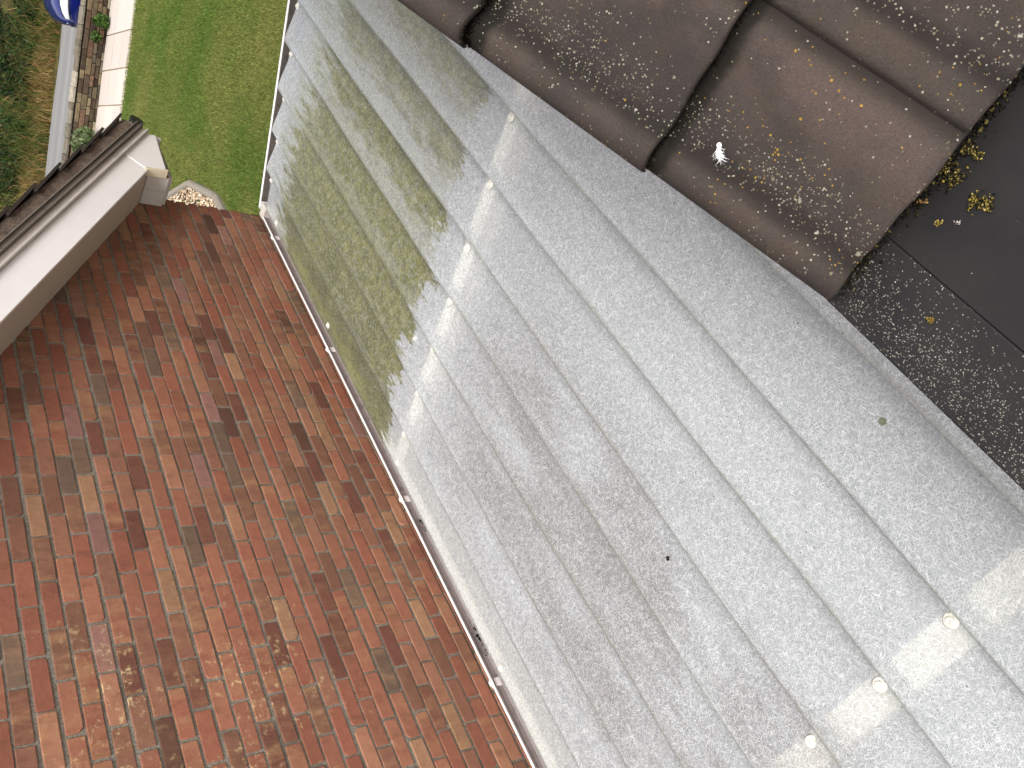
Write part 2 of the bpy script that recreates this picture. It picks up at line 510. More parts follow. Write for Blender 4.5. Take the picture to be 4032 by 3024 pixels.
def m_lawn():
    s = Sh("mown_turf")
    c = s.coord()
    n = s.noise(c, 1.1, 5, 0.62)
    n2 = s.noise(c, 9, 5, 0.7)
    col = s.mix(s.smooth(n, 0.35, 0.65), lin(70, 88, 36), lin(104, 104, 56))
    col = s.mix(s.smooth(n2, 0.3, 0.75, 0, 0.7), col, lin(66, 66, 32))
    s.pbr(col, 0.95, s.bump(s.noise(c, 60, 4), 0.6, 0.03), 0.1)
    return s.m

def m_road():
    s = Sh("asphalt")
    c = s.coord()
    u = s.math('ADD', s.math('MULTIPLY', s.sep(c)[0], NX), s.math('MULTIPLY', s.sep(c)[1], NY))
    tr = s.noise(s.n('ShaderNodeCombineXYZ', X=u, Y=0.0, Z=0.0).outputs[0], 1.6, 2)
    col = s.mix(s.smooth(tr, 0.35, 0.65), lin(112, 111, 110), lin(128, 127, 125))
    col = s.mix(s.smooth(s.noise(c, 3, 5), 0.4, 0.7, 0, 0.3), col, lin(118, 116, 112))
    s.pbr(col, 0.9, s.bump(s.noise(c, 120, 3), 0.4, 0.005), 0.15)
    return s.m

def m_soil(name="bank_soil", a=(62, 54, 34), b=(84, 80, 44)):
    s = Sh(name)
    c = s.coord()
    col = s.mix(s.smooth(s.noise(c, 2.4, 6, 0.65), 0.35, 0.65), lin(*a), lin(*b))
    s.pbr(col, 0.95, s.bump(s.noise(c, 14, 5), 0.8, 0.05), 0.1)
    return s.m

def m_paint(name, col, rough=0.25):
    s = Sh(name)
    s.pbr(col, rough, None, 0.5, 0.0, 1.0)
    return s.m

M = dict(
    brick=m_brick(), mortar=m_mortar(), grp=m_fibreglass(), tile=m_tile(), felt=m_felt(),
    lawn=m_lawn(), road=m_road(), soil=m_soil(),
    upvc=simple("white_upvc", lin(236, 230, 227), 0.35, 0.4, 0.10, lin(150, 140, 126), 3.0),
    white=simple("clean_white_upvc", lin(236, 235, 233), 0.3, 0.4, 0.05),
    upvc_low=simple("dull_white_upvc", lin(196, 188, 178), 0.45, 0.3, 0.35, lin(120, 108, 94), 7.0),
    cream=simple("yellowed_upvc", lin(214, 200, 172), 0.45, 0.3, 0.25, lin(140, 120, 92), 9.0),
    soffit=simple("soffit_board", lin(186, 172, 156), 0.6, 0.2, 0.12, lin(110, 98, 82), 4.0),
    gutter_in=simple("gutter_bed", lin(146, 134, 131), 0.6, 0.2, 0.75, lin(92, 82, 76), 22.0),
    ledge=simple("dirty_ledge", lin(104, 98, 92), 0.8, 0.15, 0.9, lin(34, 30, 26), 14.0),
    black=simple("black_plastic", lin(26, 27, 29), 0.35, 0.45, 0.2, lin(60, 56, 50), 20.0),
    timber=simple("painted_timber", lin(226, 219, 204), 0.6, 0.2, 0.06, lin(180, 165, 140), 5.0),
    concrete=simple("concrete", lin(126, 119, 108), 0.95, 0.1, 0.5, lin(104, 96, 84), 9.0, 0.5, 90),
    inner=simple("inner_board", lin(176, 175, 178), 0.9, 0.1, 0.5, lin(104, 96, 90), 1.8),
    screw=simple("screw_cap", lin(214, 211, 200), 0.35, 0.5, 0.7, lin(96, 86, 60), 110.0),
    slab=None,
    tint=tinted("weathered_stone", 0.95, 0.6, 60, 0.5, 0.1, 14),
    leaf=foliage("leaf"), grass=foliage("grass_blade", 0.7, 0.35),
    litter=tinted("litter", 0.95, 0.3, 300, 0.5, 0.1, 200),
    pebble=tinted("pebble", 0.8, 0.2, 200, 0.25, 0.2, 120),
    undercloak=simple("undercloak_board", lin(122, 113, 105), 0.8, 0.2, 0.5, lin(58, 50, 46), 14.0, 0.4, 160),
    vergemortar=None,
    farTile=simple("old_roof_tile", lin(58, 50, 45), 0.9, 0.15, 0.5, lin(44, 38, 34), 18.0, 0.6, 120),
    feather=simple("white_down", lin(240, 238, 236), 0.8, 0.2, 0.0),
)

s_ = Sh("verge_mortar")
c_ = s_.coord()
k_ = s_.mix(s_.smooth(s_.noise(c_, 22, 6, 0.7), 0.35, 0.65), lin(92, 80, 71), lin(132, 116, 102))
k_ = s_.mix(s_.smooth(s_.noise(c_, 110, 4, 0.7), 0.45, 0.7, 0, .6), k_, lin(62, 53, 46))
k_ = s_.mix(s_.math('LESS_THAN', s_.math('ADD', s_.voro(c_, 34), s_.math('MULTIPLY', s_.noise(c_, 200, 2), .12)), .17), k_, lin(170, 162, 150))
s_.pbr(k_, 0.95, s_.bump(s_.noise(c_, 80, 5, .7), 1.0, 0.008), 0.1)
M['vergemortar'] = s_.m

# ------------------------------------------------------------------ ground, lawn, path, lane, bank
def sheet(name, pts, mat):
    mb = MB()
    mb.add(pts, [tuple(range(len(pts)))])
    return structure(mb.build(name, mat))

sheet("ground", [(-80, -80, -0.12), (160, -80, -0.12), (160, 160, -0.12), (-80, 160, -0.12)], M['soil'])
sheet("lawn", [S(-30, 2, 0), S(-30, 17.2, 0), S(40, 17.2, 0), S(40, 2, 0)], M['lawn'])

# turf blades over the part of the lawn in sight
def blades(name, n, uvz, h, w, cols, lean, mat):
    """n two-triangle grass blades; uvz gives base points (n,3)"""
    B = uvz
    ang = RNG.uniform(0, 2 * np.pi, n)
    la = RNG.uniform(0, 2 * np.pi, n)
    ll = RNG.uniform(0, lean, n) * h
    side = np.stack([np.cos(ang), np.sin(ang), np.zeros(n)], 1) * (w * 0.5)[:, None]
    tip = B + np.stack([np.cos(la) * ll, np.sin(la) * ll, h], 1)
    mid = B + np.stack([np.cos(la) * ll * 0.3, np.sin(la) * ll * 0.3, h * 0.55], 1)
    V = np.stack([B - side, B + side, mid + side * 0.7, mid - side * 0.7, tip], 1).reshape(-1, 3)
    i = np.arange(n)[:, None] * 5
    F = np.concatenate([i + [0, 1, 2], i + [0, 2, 3], i + [3, 2, 4]], 0)
    return raw_mesh(name, V, F, mat, np.repeat(cols, 5, 0))

def mixcols(n, cs, p, jit=0.2):
    cs = np.array([lin(*c) for c in cs])
    c = cs[RNG.choice(len(cs), n, p=p)]
    c = c * RNG.uniform(1 - jit, 1 + jit, (n, 1))
    c[:, 3] = 1
    return c

n = 260000
u = RNG.uniform(-2.6, 3.6, n)
v = RNG.uniform(8.2, 17.28, n)
keep = ((u - 2.28) / 1.03) ** 2 + ((v - 12.55) / 1.92) ** 2 > 1
u, v = u[keep], v[keep]
n = len(u)
# drier and greener drifts
d = np.zeros(n)
for k in range(150):
    cu, cv, r = RNG.uniform(-3, 4), RNG.uniform(8, 17.5), RNG.uniform(0.10, 0.45)
    d += np.exp(-(((u - cu) / (r * 1.2)) ** 2 + ((v - cv) / r) ** 2)) * RNG.choice([-1, 1.1])
cell = np.sin(u * 31 + 3 * np.sin(v * 17)) * np.sin(v * 37 + 2.5 * np.sin(u * 23)) + .6 * np.sin(u * 71 + v * 53)
dry = 1 / (1 + np.exp(-2.0 * (d + .45 * cell + RNG.normal(0, 0.45, n))))
g = np.array(lin(90, 121, 44))
y = np.array(lin(136, 138, 74))
cols = g[None] * (1 - dry[:, None]) + y[None] * dry[:, None]
cols *= RNG.uniform(0.65, 1.3, (n, 1))
cols[:, 3] = 1
pts = np.stack([v * NX - u * NY, v * NY + u * NX, np.zeros(n)], 1)
o = blades("lawn_grass", n, pts, RNG.uniform(0.018, 0.042, n), RNG.uniform(0.006, 0.012, n), cols, 1.3, M['grass'])
tag(o, "short mown green grass with dry yellow drifts between roof and path", "grass", kind="stuff")

# pale paved path of square slabs, three rows
s_ = Sh("path_slab")
c_ = s_.coord()
t_ = s_.attr("tint")
f_ = s_.smooth(s_.noise(s_.map(c_, (3.0, 1.0, 1)), 5, 5, 0.6), 0.52, 0.75, 0, 0.4)
s_.pbr(s_.mix(f_, t_, lin(176, 166, 158)), 0.85, s_.bump(s_.noise(c_, 90, 4), 0.25, 0.004), 0.2)
M['slab'] = s_.m
mb = MB()
mb.box((-12, 17.205, -0.06), (22, 18.9, -0.012), col=lin(150, 128, 96), fn=S)
for r in range(3):
    v0 = 17.21 + r * 0.563
    k = -12.0
    while k < 22:
        t = random.uniform(-8, 6)
        skew = 0.11
        f = lambda a, b, z, v0=v0: S(a + (b - 17.2) * skew, b, z)
        mb.box((k + 0.009, v0 + 0.004, -0.03), (k + 0.650, v0 + 0.552, 0.012 + random.uniform(-.003, .003)), col=lin(178 + t, 168 + t, 159 + t), fn=f)
        k += 0.662
structure(mb.build("paved_path", M['slab'], bevel=0.004))

sheet("road", [S(-40, 19.1, -0.1), S(-40, 23.45, -0.1), S(60, 23.45, -0.1), S(60, 19.1, -0.1)], M['road'])
mb = MB()
rows = []
prof = [(23.4, -0.11), (23.7, 0.02), (24.2, 0.42), (24.8, 0.75), (26, 1.5), (28, 2.9), (32, 5.2), (40, 8.0), (60, 11.0)]
for k in range(61):
    uu = -30 + k
    rows.append([S(uu, vv + 0.12 * math.sin(uu * 1.7 + vv), zz + 0.10 * math.sin(uu * 0.9 + vv * 2.1) * (vv > 23.5)) for vv, zz in prof])
mb.grid(rows)
structure(mb.build("hill", M['soil'], smooth=True))
def bank_z(vv):
    return np.interp(vv, [p[0] for p in prof], [p[1] for p in prof])

# rough grass on the bank
n = 15000
u = RNG.uniform(-3.5, 8, n)
v = 23.42 + RNG.beta(1.1, 1.6, n) * 1.05
strawp = np.clip(0.62 + 0.25 * np.sin(u * 2.3) - (v - 23.4) * 0.28, 0.08, 0.85)
cols = mixcols(n, [(84, 98, 40), (62, 82, 34), (104, 108, 56)], [.4, .3, .3], 0.3)
sc = mixcols(n, [(162, 134, 84), (134, 104, 62), (182, 158, 108)], [.45, .35, .2], 0.25)
mm = RNG.random(n) < strawp
cols[mm] = sc[mm]
pts = np.stack([v * NX - u * NY, v * NY + u * NX, bank_z(v) - 0.04], 1)
o = blades("rough_grass", n, pts, RNG.uniform(0.12, 0.40, n), RNG.uniform(0.010, 0.028, n), cols, 1.1, M['grass'])
tag(o, "long straw and green grass on the bank across the lane", "rough grass", kind="stuff")

# hedge growing up the hill
def leaf_cloud(name, C, size, cols, mat, parent=None):
    n = len(C)
    a = RNG.normal(0, 1, (n, 3))
    a /= np.linalg.norm(a, axis=1)[:, None]
    b = np.cross(a, RNG.normal(0, 1, (n, 3)))
    b /= np.linalg.norm(b, axis=1)[:, None]
    L = RNG.uniform(size[0], size[1], n)[:, None]
    W = L * RNG.uniform(0.4, 0.65, (n, 1))
    nrm = np.cross(a, b)
    V = np.stack([C - a * L * .5, C + b * W * .5 + nrm * L * .08, C + a * L * .5, C - b * W * .5 + nrm * L * .08], 1).reshape(-1, 3)
    F = np.arange(n)[:, None] * 4 + np.array([0, 1, 2, 3])
    return raw_mesh(name, V, F, mat, np.repeat(cols, 4, 0), parent)

n = 60000
u = RNG.uniform(-4, 10, n)
v = 23.95 + RNG.random(n) ** 1.3 * 3.6
lump = 0.22 * np.sin(u * 2.6 + v * 1.3) + 0.16 * np.sin(u * 5.1 - v * 3.2) + 0.12 * np.sin(u * 9.7 + v * 6.1)
z = bank_z(v) + 0.05 + np.clip(0.35 + lump, 0.05, 1) * (0.25 + 0.75 * RNG.random(n) ** 0.5) * np.clip((v - 23.7) * 1.3, 0.35, 1)
cols = mixcols(n, [(36, 54, 26), (50, 72, 34), (72, 92, 46), (26, 36, 20)], [.35, .3, .15, .2], 0.3)
o = leaf_cloud("hedge", np.stack([v * NX - u * NY, v * NY + u * NX, z], 1), (0.05, 0.12), cols, M['leaf'])
tag(o, "dark leafy hedge undergrowth above the grassy bank", "hedge", kind="stuff")
n = 2600
u = RNG.uniform(-3.5, 8, n)
v = RNG.uniform(23.8, 24.5, n)
cols = mixcols(n, [(92, 108, 50), (70, 92, 40), (156, 132, 84)], [.45, .35, .2], 0.3)
o = blades("tall_grass", n, np.stack([v * NX - u * NY, v * NY + u * NX, bank_z(v)], 1), RNG.uniform(0.2, 0.5, n), RNG.uniform(0.012, 0.025, n), cols, 1.2, M['grass'])
tag(o, "taller seeding grass standing in front of the dark hedge", "tall grass", kind="stuff")

# ------------------------------------------------------------------ low stone wall by the lane
wall = thing("stone_wall", "low weathered stone and brick wall between pale path and lane", "wall", S(0, 18.9, 0))
inv = Matrix.Translation(-Vector(S(0, 18.9, 0)))
def SW(a, b, z):
    p = S(a, b, z)
    return (p[0] - wall.location.x, p[1] - wall.location.y, p[2])
STONES = [(112, 98, 76), (102, 88, 68), (84, 71, 58), (120, 108, 86), (72, 61, 51), (100, 78, 64), (98, 91, 78), (92, 82, 64)]
core = MB()
core.box((-12, 18.93, -0.12), (22, 19.18, 0.40), fn=SW, col=lin(82, 72, 58))
core.build("wall_core", M['tint'], wall)
face = MB()
z0 = -0.02
for hgt, lo, hi in ((0.075, .15, .34), (0.085, .14, .26), (0.07, .16, .24), (0.10, .2, .42), (0.082, .16, .4)):
    k = -12.0 + random.random() * .2
    while k < 22:
        L = random.uniform(lo, hi)
        c = random.choice(STONES)
        t = random.uniform(0.75, 1.15)
        if z0 < 0.02 and random.random() < .6:
            c = (140, 132, 112)
        dv = random.uniform(-0.018, 0.018)
        face.box((k + .006, 18.90 + dv, z0 + .005), (k + L - .006, 18.99, z0 + hgt - .004 + random.uniform(-.004, .004)), fn=SW, col=lin(*[min(255, q * t) for q in c]))
        k += L
    z0 += hgt
face.build("stone_face", M['tint'], wall, bevel=0.008)
cop = MB()
k = -12.0
while k < 22:
    L = random.uniform(.10, .34)
    t = random.uniform(.8, 1.2)
    w0 = random.uniform(-.015, .02)
    cop.box((k + .004, 18.905 + w0, 0.425), (k + L - .004, 19.20 + random.uniform(-.03, .03), 0.475 + random.uniform(-.012, .016)), fn=SW, col=lin(*[min(255, q * t) for q in random.choice([(112, 104, 90), (124, 116, 102), (96, 88, 76), (138, 130, 116)])]))
    k += L
cop.build("coping", M['tint'], wall, bevel=0.01)

def weed(name, u0, v0, z0_, r, h, n, label, pal, size=(.04, .09)):
    t = thing(name, label, "plant", S(u0, v0, z0_))
    C = RNG.normal(0, 1, (n, 3))
    C /= np.linalg.norm(C, axis=1)[:, None]
    C *= (RNG.random(n) ** .45)[:, None]
    C = C * [r, r, h * .5] + [0, 0, h * .5]
    cols = mixcols(n, pal, [1 / len(pal)] * len(pal), .3)
    leaf_cloud("foliage", C, size, cols, M['leaf'], t)
    st = MB()
    for q in range(6):
        e = C[RNG.integers(n)]
        st.tube([(0, 0, -.05), (e[0] * .4, e[1] * .4, e[2] * .5), tuple(e)], [.006, .005, .003], 5, col=lin(70, 74, 40))
    st.build("stem", M['litter'], t)
    return t
weed("weed", -0.80, 18.80, 0.0, .14, .30, 260, "green weed tuft at the wall foot nearest the blue car", [(74, 108, 42), (58, 88, 36), (96, 122, 58)])
weed("weed", -0.50, 18.86, 0.12, .10, .18, 150, "smaller green tuft rooted in the wall face below the first weed", [(78, 104, 46), (66, 92, 40)])
weed("shrub", 1.50, 18.62, 0.0, .34, .46, 900, "grey green feathery shrub against the wall behind the gable eaves", [(84, 104, 58), (104, 118, 80), (70, 94, 46), (124, 130, 98)], (.04, .11))
weed("weed", 1.95, 18.3, 0.0, .12, .42, 120, "bright yellow green broad leaves just above the verge tiles", [(142, 168, 60), (118, 150, 48)], (.07, .13))

# ------------------------------------------------------------------ gravel bed with its edging stones
CU, CV, CR = 2.28, 12.55, 1.6
ring = [(CU + CR * math.cos(a) * (0.62), CV + CR * math.sin(a) * 1.12) for a in [math.radians(-90 + 36 * k) for k in range(10)]]
for k in range(10):
    (ua, va), (ub, vb) = ring[k], ring[(k + 1) % 10]
    A, B = Vector(S(ua, va, 0)), Vector(S(ub, vb, 0))
    d = (B - A).normalized()
    nrm = Vector((-d.y, d.x, 0))
    mb = MB()
    m0 = (A + B) / 2
    half = (B - A).length / 2 - .008
    f = lambda a, b, z: tuple(d * a + nrm * b + Vector((0, 0, z)))
    prof_ = [(-.055, -.1), (.055, -.1), (.055, .05), (.03, .085), (-.03, .085), (-.055, .05)]
    mb.prism(prof_, -half, half, lambda p, q, t: f(t, p, q))
    o = mb.build("edging_stone", M['concrete'], bevel=.006, loc=m0)
    tag(o, "round topped concrete edging stone around the gravel bed in the lawn", "edging stone", "edging stones around the gravel bed")
n = 6500
ca = RNG.uniform(0, 2 * np.pi, n)
cr = np.sqrt(RNG.random(n)) * .97
uu = CU + CR * .62 * cr * np.cos(ca)
vv = CV + CR * 1.12 * cr * np.sin(ca)
base = np.array([(1, 0, 0), (-1, 0, 0), (0, 1, 0), (0, -1, 0), (0, 0, 1), (0, 0, -1)], float)
fc = np.array([(0, 2, 4), (2, 1, 4), (1, 3, 4), (3, 0, 4), (2, 0, 5), (1, 2, 5), (3, 1, 5), (0, 3, 5)])
sz = RNG.uniform(.014, .034, (n, 1, 1)) * RNG.uniform(.6, 1.2, (n, 1, 3))
th = RNG.uniform(0, 2 * np.pi, n)
P = base[None] * sz + RNG.normal(0, .003, (n, 6, 3))
X = P[..., 0] * np.cos(th)[:, None] - P[..., 1] * np.sin(th)[:, None]
Y = P[..., 0] * np.sin(th)[:, None] + P[..., 1] * np.cos(th)[:, None]
P = np.stack([X, Y, P[..., 2] * .8], -1) + np.stack([vv * NX - uu * NY, vv * NY + uu * NX, RNG.uniform(.02, .05, n)], 1)[:, None]
F = (np.arange(n)[:, None, None] * 6 + fc[None]).reshape(-1, 3)
cols = mixcols(n, [(196, 176, 150), (166, 140, 112), (212, 198, 178), (136, 114, 92), (108, 92, 78)], [.32, .25, .2, .15, .08], .15)
o = raw_mesh("gravel", P.reshape(-1, 3), F, M['pebble'], np.repeat(cols, 6, 0))
tag(o, "cream and tan pebbles filling the edged bed in the lawn", "gravel", kind="stuff")

# ------------------------------------------------------------------ blue car in the lane
car = thing("parked_car", "blue car with clear headlight standing in the lane behind the wall", "car", S(-0.62, 20.65, -0.1))
# local frame: a back along the car from its nose, b across (negative faces the house), z up
def CP(a, b, z):
    return (-b * 0 + (b * NX) + a * NY, (b * NY) - a * NX, z)
def section(a):
    """half outline (b, z) of the body at distance a behind the nose tip"""
    L = 4.05
    t = a / L
    wd = .86 * (1 - max(0, 1 - a / .75) ** 2.2 * .42) * (1 - max(0, (a - 3.3) / .75) ** 2 * .25)
    top = np.interp(a, [0, .05, .25, 1.0, 1.25, 4.05], [.56, .66, .80, .97, 1.0, .98])
    bot = np.interp(a, [0, .1, .5, 3.6, 4.05], [.30, .22, .19, .2, .35])
    sh = top - .05
    return [(0, bot), (wd * .82, bot), (wd * .95, bot + .1), (wd, bot + .28), (wd * .985, sh - .12), (wd * .93, sh - .02), (wd * .80, top + .0), (wd * .4, top + .025), (0, top + .03)]
body = MB()
rows = []
for a in [0, .02, .06, .12, .2, .3, .42, .6, .8, 1.0, 1.25, 1.6, 2.0, 2.5, 3.0, 3.4, 3.7, 3.9, 4.02]:
    h = section(a)
    pl_ = [CP(a, b, z) for b, z in h] + [CP(a, -b, z) for b, z in h[::-1][1:-1]]
    rows.append(pl_)
body.grid(rows, closed=True)
nn = len(rows[0])
body.f.append(tuple(range(nn)))
body.f.append(tuple(range((len(rows) - 1) * nn, len(rows) * nn))[::-1])
body.build("body", m_paint("blue_car_paint", lin(15, 28, 100), 0.22), car, smooth=True)
cab = MB()
rows = []
for a, z, w in ((1.2, 1.0, .70), (1.75, 1.40, .60), (2.3, 1.48, .60), (3.0, 1.45, .59), (3.55, 1.25, .60), (3.85, 1.0, .66)):
    rows.append([CP(a, -w - .06, .98), CP(a, -w, z - .05), CP(a, -w * .8, z), CP(a, w * .8, z), CP(a, w, z - .05), CP(a, w + .06, .98)])
cab.grid(rows)
cab.build("cabin_glass", m_paint("dark_car_glass", lin(18, 22, 26), .08), car, smooth=True)
rf = MB()
rf.grid([[CP(a, b, z + .03 * (1 - (b / .5) ** 2)) for b in (-.5, -.25, 0, .25, .5)] for a, z in ((1.72, 1.41), (2.3, 1.49), (3.0, 1.46), (3.5, 1.30))])
rf.build("roof", m_paint("blue_car_roof", lin(15, 28, 100), .22), car, smooth=True)
gl = m_paint("headlight_lens", lin(225, 228, 232), .1)
dark = simple("dark_trim", lin(18, 18, 20), .4, .4, 0)
for sgn in (-1, 1):
    hl = MB()
    rows = []
    for a in (.10, .2, .32, .45, .60, .72):
        h = section(a)
        (b0, z0_), (b1, z1_) = h[4], h[5]
        k0, k1 = (.75, 1.0)
        w = 1 - abs((a - .42) / .36) ** 2 * .55
        zc = (z0_ + z1_) / 2 + .0
        bb = max(b0, b1) + .012
        rows.append([CP(a - .012, sgn * (b0 + .014), zc - .085 * w), CP(a - .014, sgn * (b0 + .016), zc), CP(a - .012, sgn * (b1 + .014), zc + .07 * w)])
    hl.grid(rows)
    lens = hl.build("headlight", gl, car, smooth=True)
    rim = MB()
    for idx in (0, 2):
        rim.tube([r[idx] for r in rows], .009, 6)
    rim.build("lamp_seal", dark, lens)
for sgn in (-1, 1):
    for a in (.78, 3.25):
        wh = MB()
        prof_ = [(.31, -.1), (.315, -.04), (.315, .04), (.31, .1), (.2, .1), (.2, -.1)]
        rows = []
        for r_, b_ in prof_ + [prof_[0]]:
            rows.append([CP(a + r_ * math.cos(q * math.pi / 12), sgn * .78 + b_, .315 + r_ * math.sin(q * math.pi / 12)) for q in range(24)])
        wh.grid(rows, closed=True)
        w_ = wh.build("wheel", dark, car, smooth=True)
        rm = MB()
        rm.tube([CP(a, sgn * .74, .315), CP(a, sgn * .87, .315)], .2, 20)
        rm.build("rim", simple("alloy", lin(150, 152, 156), .3, .5, .1), w_)
gr = MB()
gr.grid([[CP(-.004 + .05 * (b / .45) ** 2, b, z) for b in np.linspace(-.42, .42, 9)] for z in (.40, .50, .56)])
gr.build("grille", dark, car)
bp = MB()
bp.grid([[CP(-.016 + .07 * (b / .5) ** 2, b, z) for b in np.linspace(-.48, .48, 9)] for z in (.24, .30, .345)])
bp.build("bumper_lip", dark, car)

# ------------------------------------------------------------------ brick house with the gable
house = thing("brick_house", "red brick gable house with white bargeboard beside the translucent roof", "house", (0, 0, 0))
YW, XC = 3.17, 5.22
TH = math.radians(31.2)
TT = math.tan(TH)
def soffit_z(x):           # soffit at the wall plane
    return ZC - 1.785 + (5.205 - x) * TT
RIDGE_X = -1.6
wb, mo = MB(), MB()
CO, BL = 0.0755, 0.2225
zb = ZC - 2.511 - 27 * CO
PAL = [((152, 100, 79), 6), ((146, 92, 73), 6), ((141, 98, 78), 5), ((128, 90, 72), 3), ((158, 120, 92), 1.1), ((116, 75, 62), 1.4), ((98, 69, 56), .6), ((160, 112, 88), 3), ((114, 93, 78), .8), ((144, 105, 95), 1)]
bag = [c for c, w in PAL for _ in range(int(w * 10))]
rnds = []
def brick(x0, x1, z0, z1, yf, top=None):
    e = .006
    c = random.choice(bag)
    t = random.uniform(.95, 1.06)
    r = random.random()
    j = lambda: random.uniform(-.0022, .0022)
    xa, xb_, za, zz = x0 + j(), x1 + j(), z0 + j(), z1 + j()
    yd = yf + random.uniform(-.002, .002)
    # worn outline: clipped corners and slightly wavy edges
    out = []
    cs = [random.uniform(.0015, .005) + (random.random() < .12) * random.uniform(.004, .014) for _ in range(4)]
    wx, wz = xb_ - xa, zz - za
    u_ = lambda: random.uniform(-.0013, .0013)
    out += [(xa + cs[0], za), (xa + wx * .35, za + u_()), (xa + wx * .7, za + u_()), (xb_ - cs[1], za), (xb_, za + cs[1]), (xb_ + u_(), za + wz * .5), (xb_, zz - cs[2]), (xb_ - cs[2], zz), (xa + wx * .7, zz + u_()), (xa + wx * .35, zz + u_()), (xa + cs[3], zz), (xa, zz - cs[3]), (xa + u_(), za + wz * .5), (xa, za + cs[0])]
    cx_, cz_ = (xa + xb_) / 2, (za + zz) / 2
    K = len(out)
    ins = lambda q, d: (q[0] + (d if q[0] < cx_ else -d) * (abs(q[0] - cx_) > wx * .3), q[1] + (d if q[1] < cz_ else -d) * (abs(q[1] - cz_) > wz * .3))
    zw = .003 * math.sin(cx_ * 1.4 + z0 * 23)
    P = []
    for d_, dy in ((.0026, 0.0), (.0008, .0014), (0.0, .006), (0.0, .05)):
        for q in out:
            a_, b_ = ins(q, d_)
            P.append((a_, yd + dy, b_ + zw))
    Fz = [tuple(range(K))] + [(l * K + i, l * K + K + i, l * K + K + (i + 1) % K, l * K + (i + 1) % K) for l in range(3) for i in range(K)]
    wb.add(P, Fz, col=lin(*[q * t for q in c]))
    rnds.extend([r] * (4 * K))
k = 0
while True:
    z0_ = zb + k * CO
    if z0_ > ZC + 2.4:
        break
    off = (k % 2) * BL / 2 + random.uniform(-.006, .006)
    x1 = XC - (BL / 2 if k % 2 else 0) + .0
    if k % 2:
        soffit_z(XC) > z0_ - .1 and z0_ > 1.2 and brick(XC - BL / 2 + .012, XC, z0_, z0_ + CO - .0125, YW)
    i = 0
    while x1 > -3.5:
        xa, xb_ = x1 - BL + .012, x1
        if soffit_z(xb_) > z0_ - .1 and z0_ > 1.2:
            brick(xa, xb_, z0_, z0_ + CO - .0125, YW)
        x1 -= BL
    k += 1
wb.uv['rnd'] = rnds
wb.build("brickwork", M['brick'], house)
gz = lambda x: soffit_z(x) + .06
mo.prism([(XC - .012, 0), (XC - .012, gz(XC)), (RIDGE_X, gz(RIDGE_X)), (-6, gz(RIDGE_X) - 4.4 * TT), (-6, 0)], YW + .0065, YW + .25, lambda p, q, t: (p, t, q))
mo.build("gable_wall", M['mortar'], house)
sw = MB()
sw.box((XC - .25, YW + .25, 0), (XC - .006, 11, soffit_z(XC) + .05))
sw.build("side_wall", simple("side_brick", lin(150, 88, 66), .9, .1, .4), house)
# soffit board under the verge
YB = 2.90
def sl(x, y, dz=0.0):
    return (x, y, ZC - 1.785 + (5.205 - x) * TT + dz)
mb = MB()
nx_, nz_ = math.sin(TH), math.cos(TH)
def slope_box(x0, x1, y0, y1, d0, d1):
    """box lying along the verge; d measured square to the slope"""
    P = []
    for d in (d0, d1):
        for x, y in ((x0, y0), (x1, y0), (x1, y1), (x0, y1)):
            q = sl(x, y)
            P.append((q[0] + d * nx_, y, q[2] + d * nz_))
    return P, [(0, 3, 2, 1), (4, 5, 6, 7), (0, 1, 5, 4), (1, 2, 6, 5), (2, 3, 7, 6), (3, 0, 4, 7)]
mb.add(*slope_box(5.205, RIDGE_X, 2.915, 3.20, 0.0, 0.012))
mb.build("soffit", M['soffit'], house)
# bargeboard
mb = MB()
mb.add(*slope_box(5.135, RIDGE_X, 2.895, 2.914, -0.004, 0.165))
mb.build("bargeboard", M['upvc'], house, bevel=.003)
# box end at the foot of the verge
mb = MB()
pent = [(5.119, -1.838), (5.557, -1.862), (5.556, -1.722), (5.25, -1.588), (5.103, -1.700)]
mb.prism(pent, 2.8915, 2.902, lambda p, q, t: (p, t, ZC + q))
mb.build("box_end", M['upvc'], house, bevel=.003)
mb = MB()
mb.prism([(5.05, -1.66), (5.56, -1.76), (5.70, -1.735), (5.665, -1.62), (5.40, -1.46), (5.10, -1.35)], 2.9035, 2.93, lambda p, q, t: (p, t, ZC + q))
mb.build("packer", M['upvc_low'], house)
mb = MB()
mb.prism([(5.1005, -1.700), (5.1165, -1.848), (5.103, -1.848), (5.087, -1.700)], 2.884, 2.945, lambda p, q, t: (p, t, ZC + q))
mb.build("box_return", M['cream'], house, bevel=.003)
mb = MB()
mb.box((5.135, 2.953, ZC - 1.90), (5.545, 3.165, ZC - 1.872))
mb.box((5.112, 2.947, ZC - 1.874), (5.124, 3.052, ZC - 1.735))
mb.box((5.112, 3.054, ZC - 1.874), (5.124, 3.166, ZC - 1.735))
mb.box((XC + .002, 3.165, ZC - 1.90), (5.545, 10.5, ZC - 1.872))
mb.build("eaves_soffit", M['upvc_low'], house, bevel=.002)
mb = MB()
mb.box((5.546, 2.905, ZC - 1.90), (5.566, 10.5, ZC - 1.71))
mb.build("fascia", M['upvc'], house, bevel=.003)
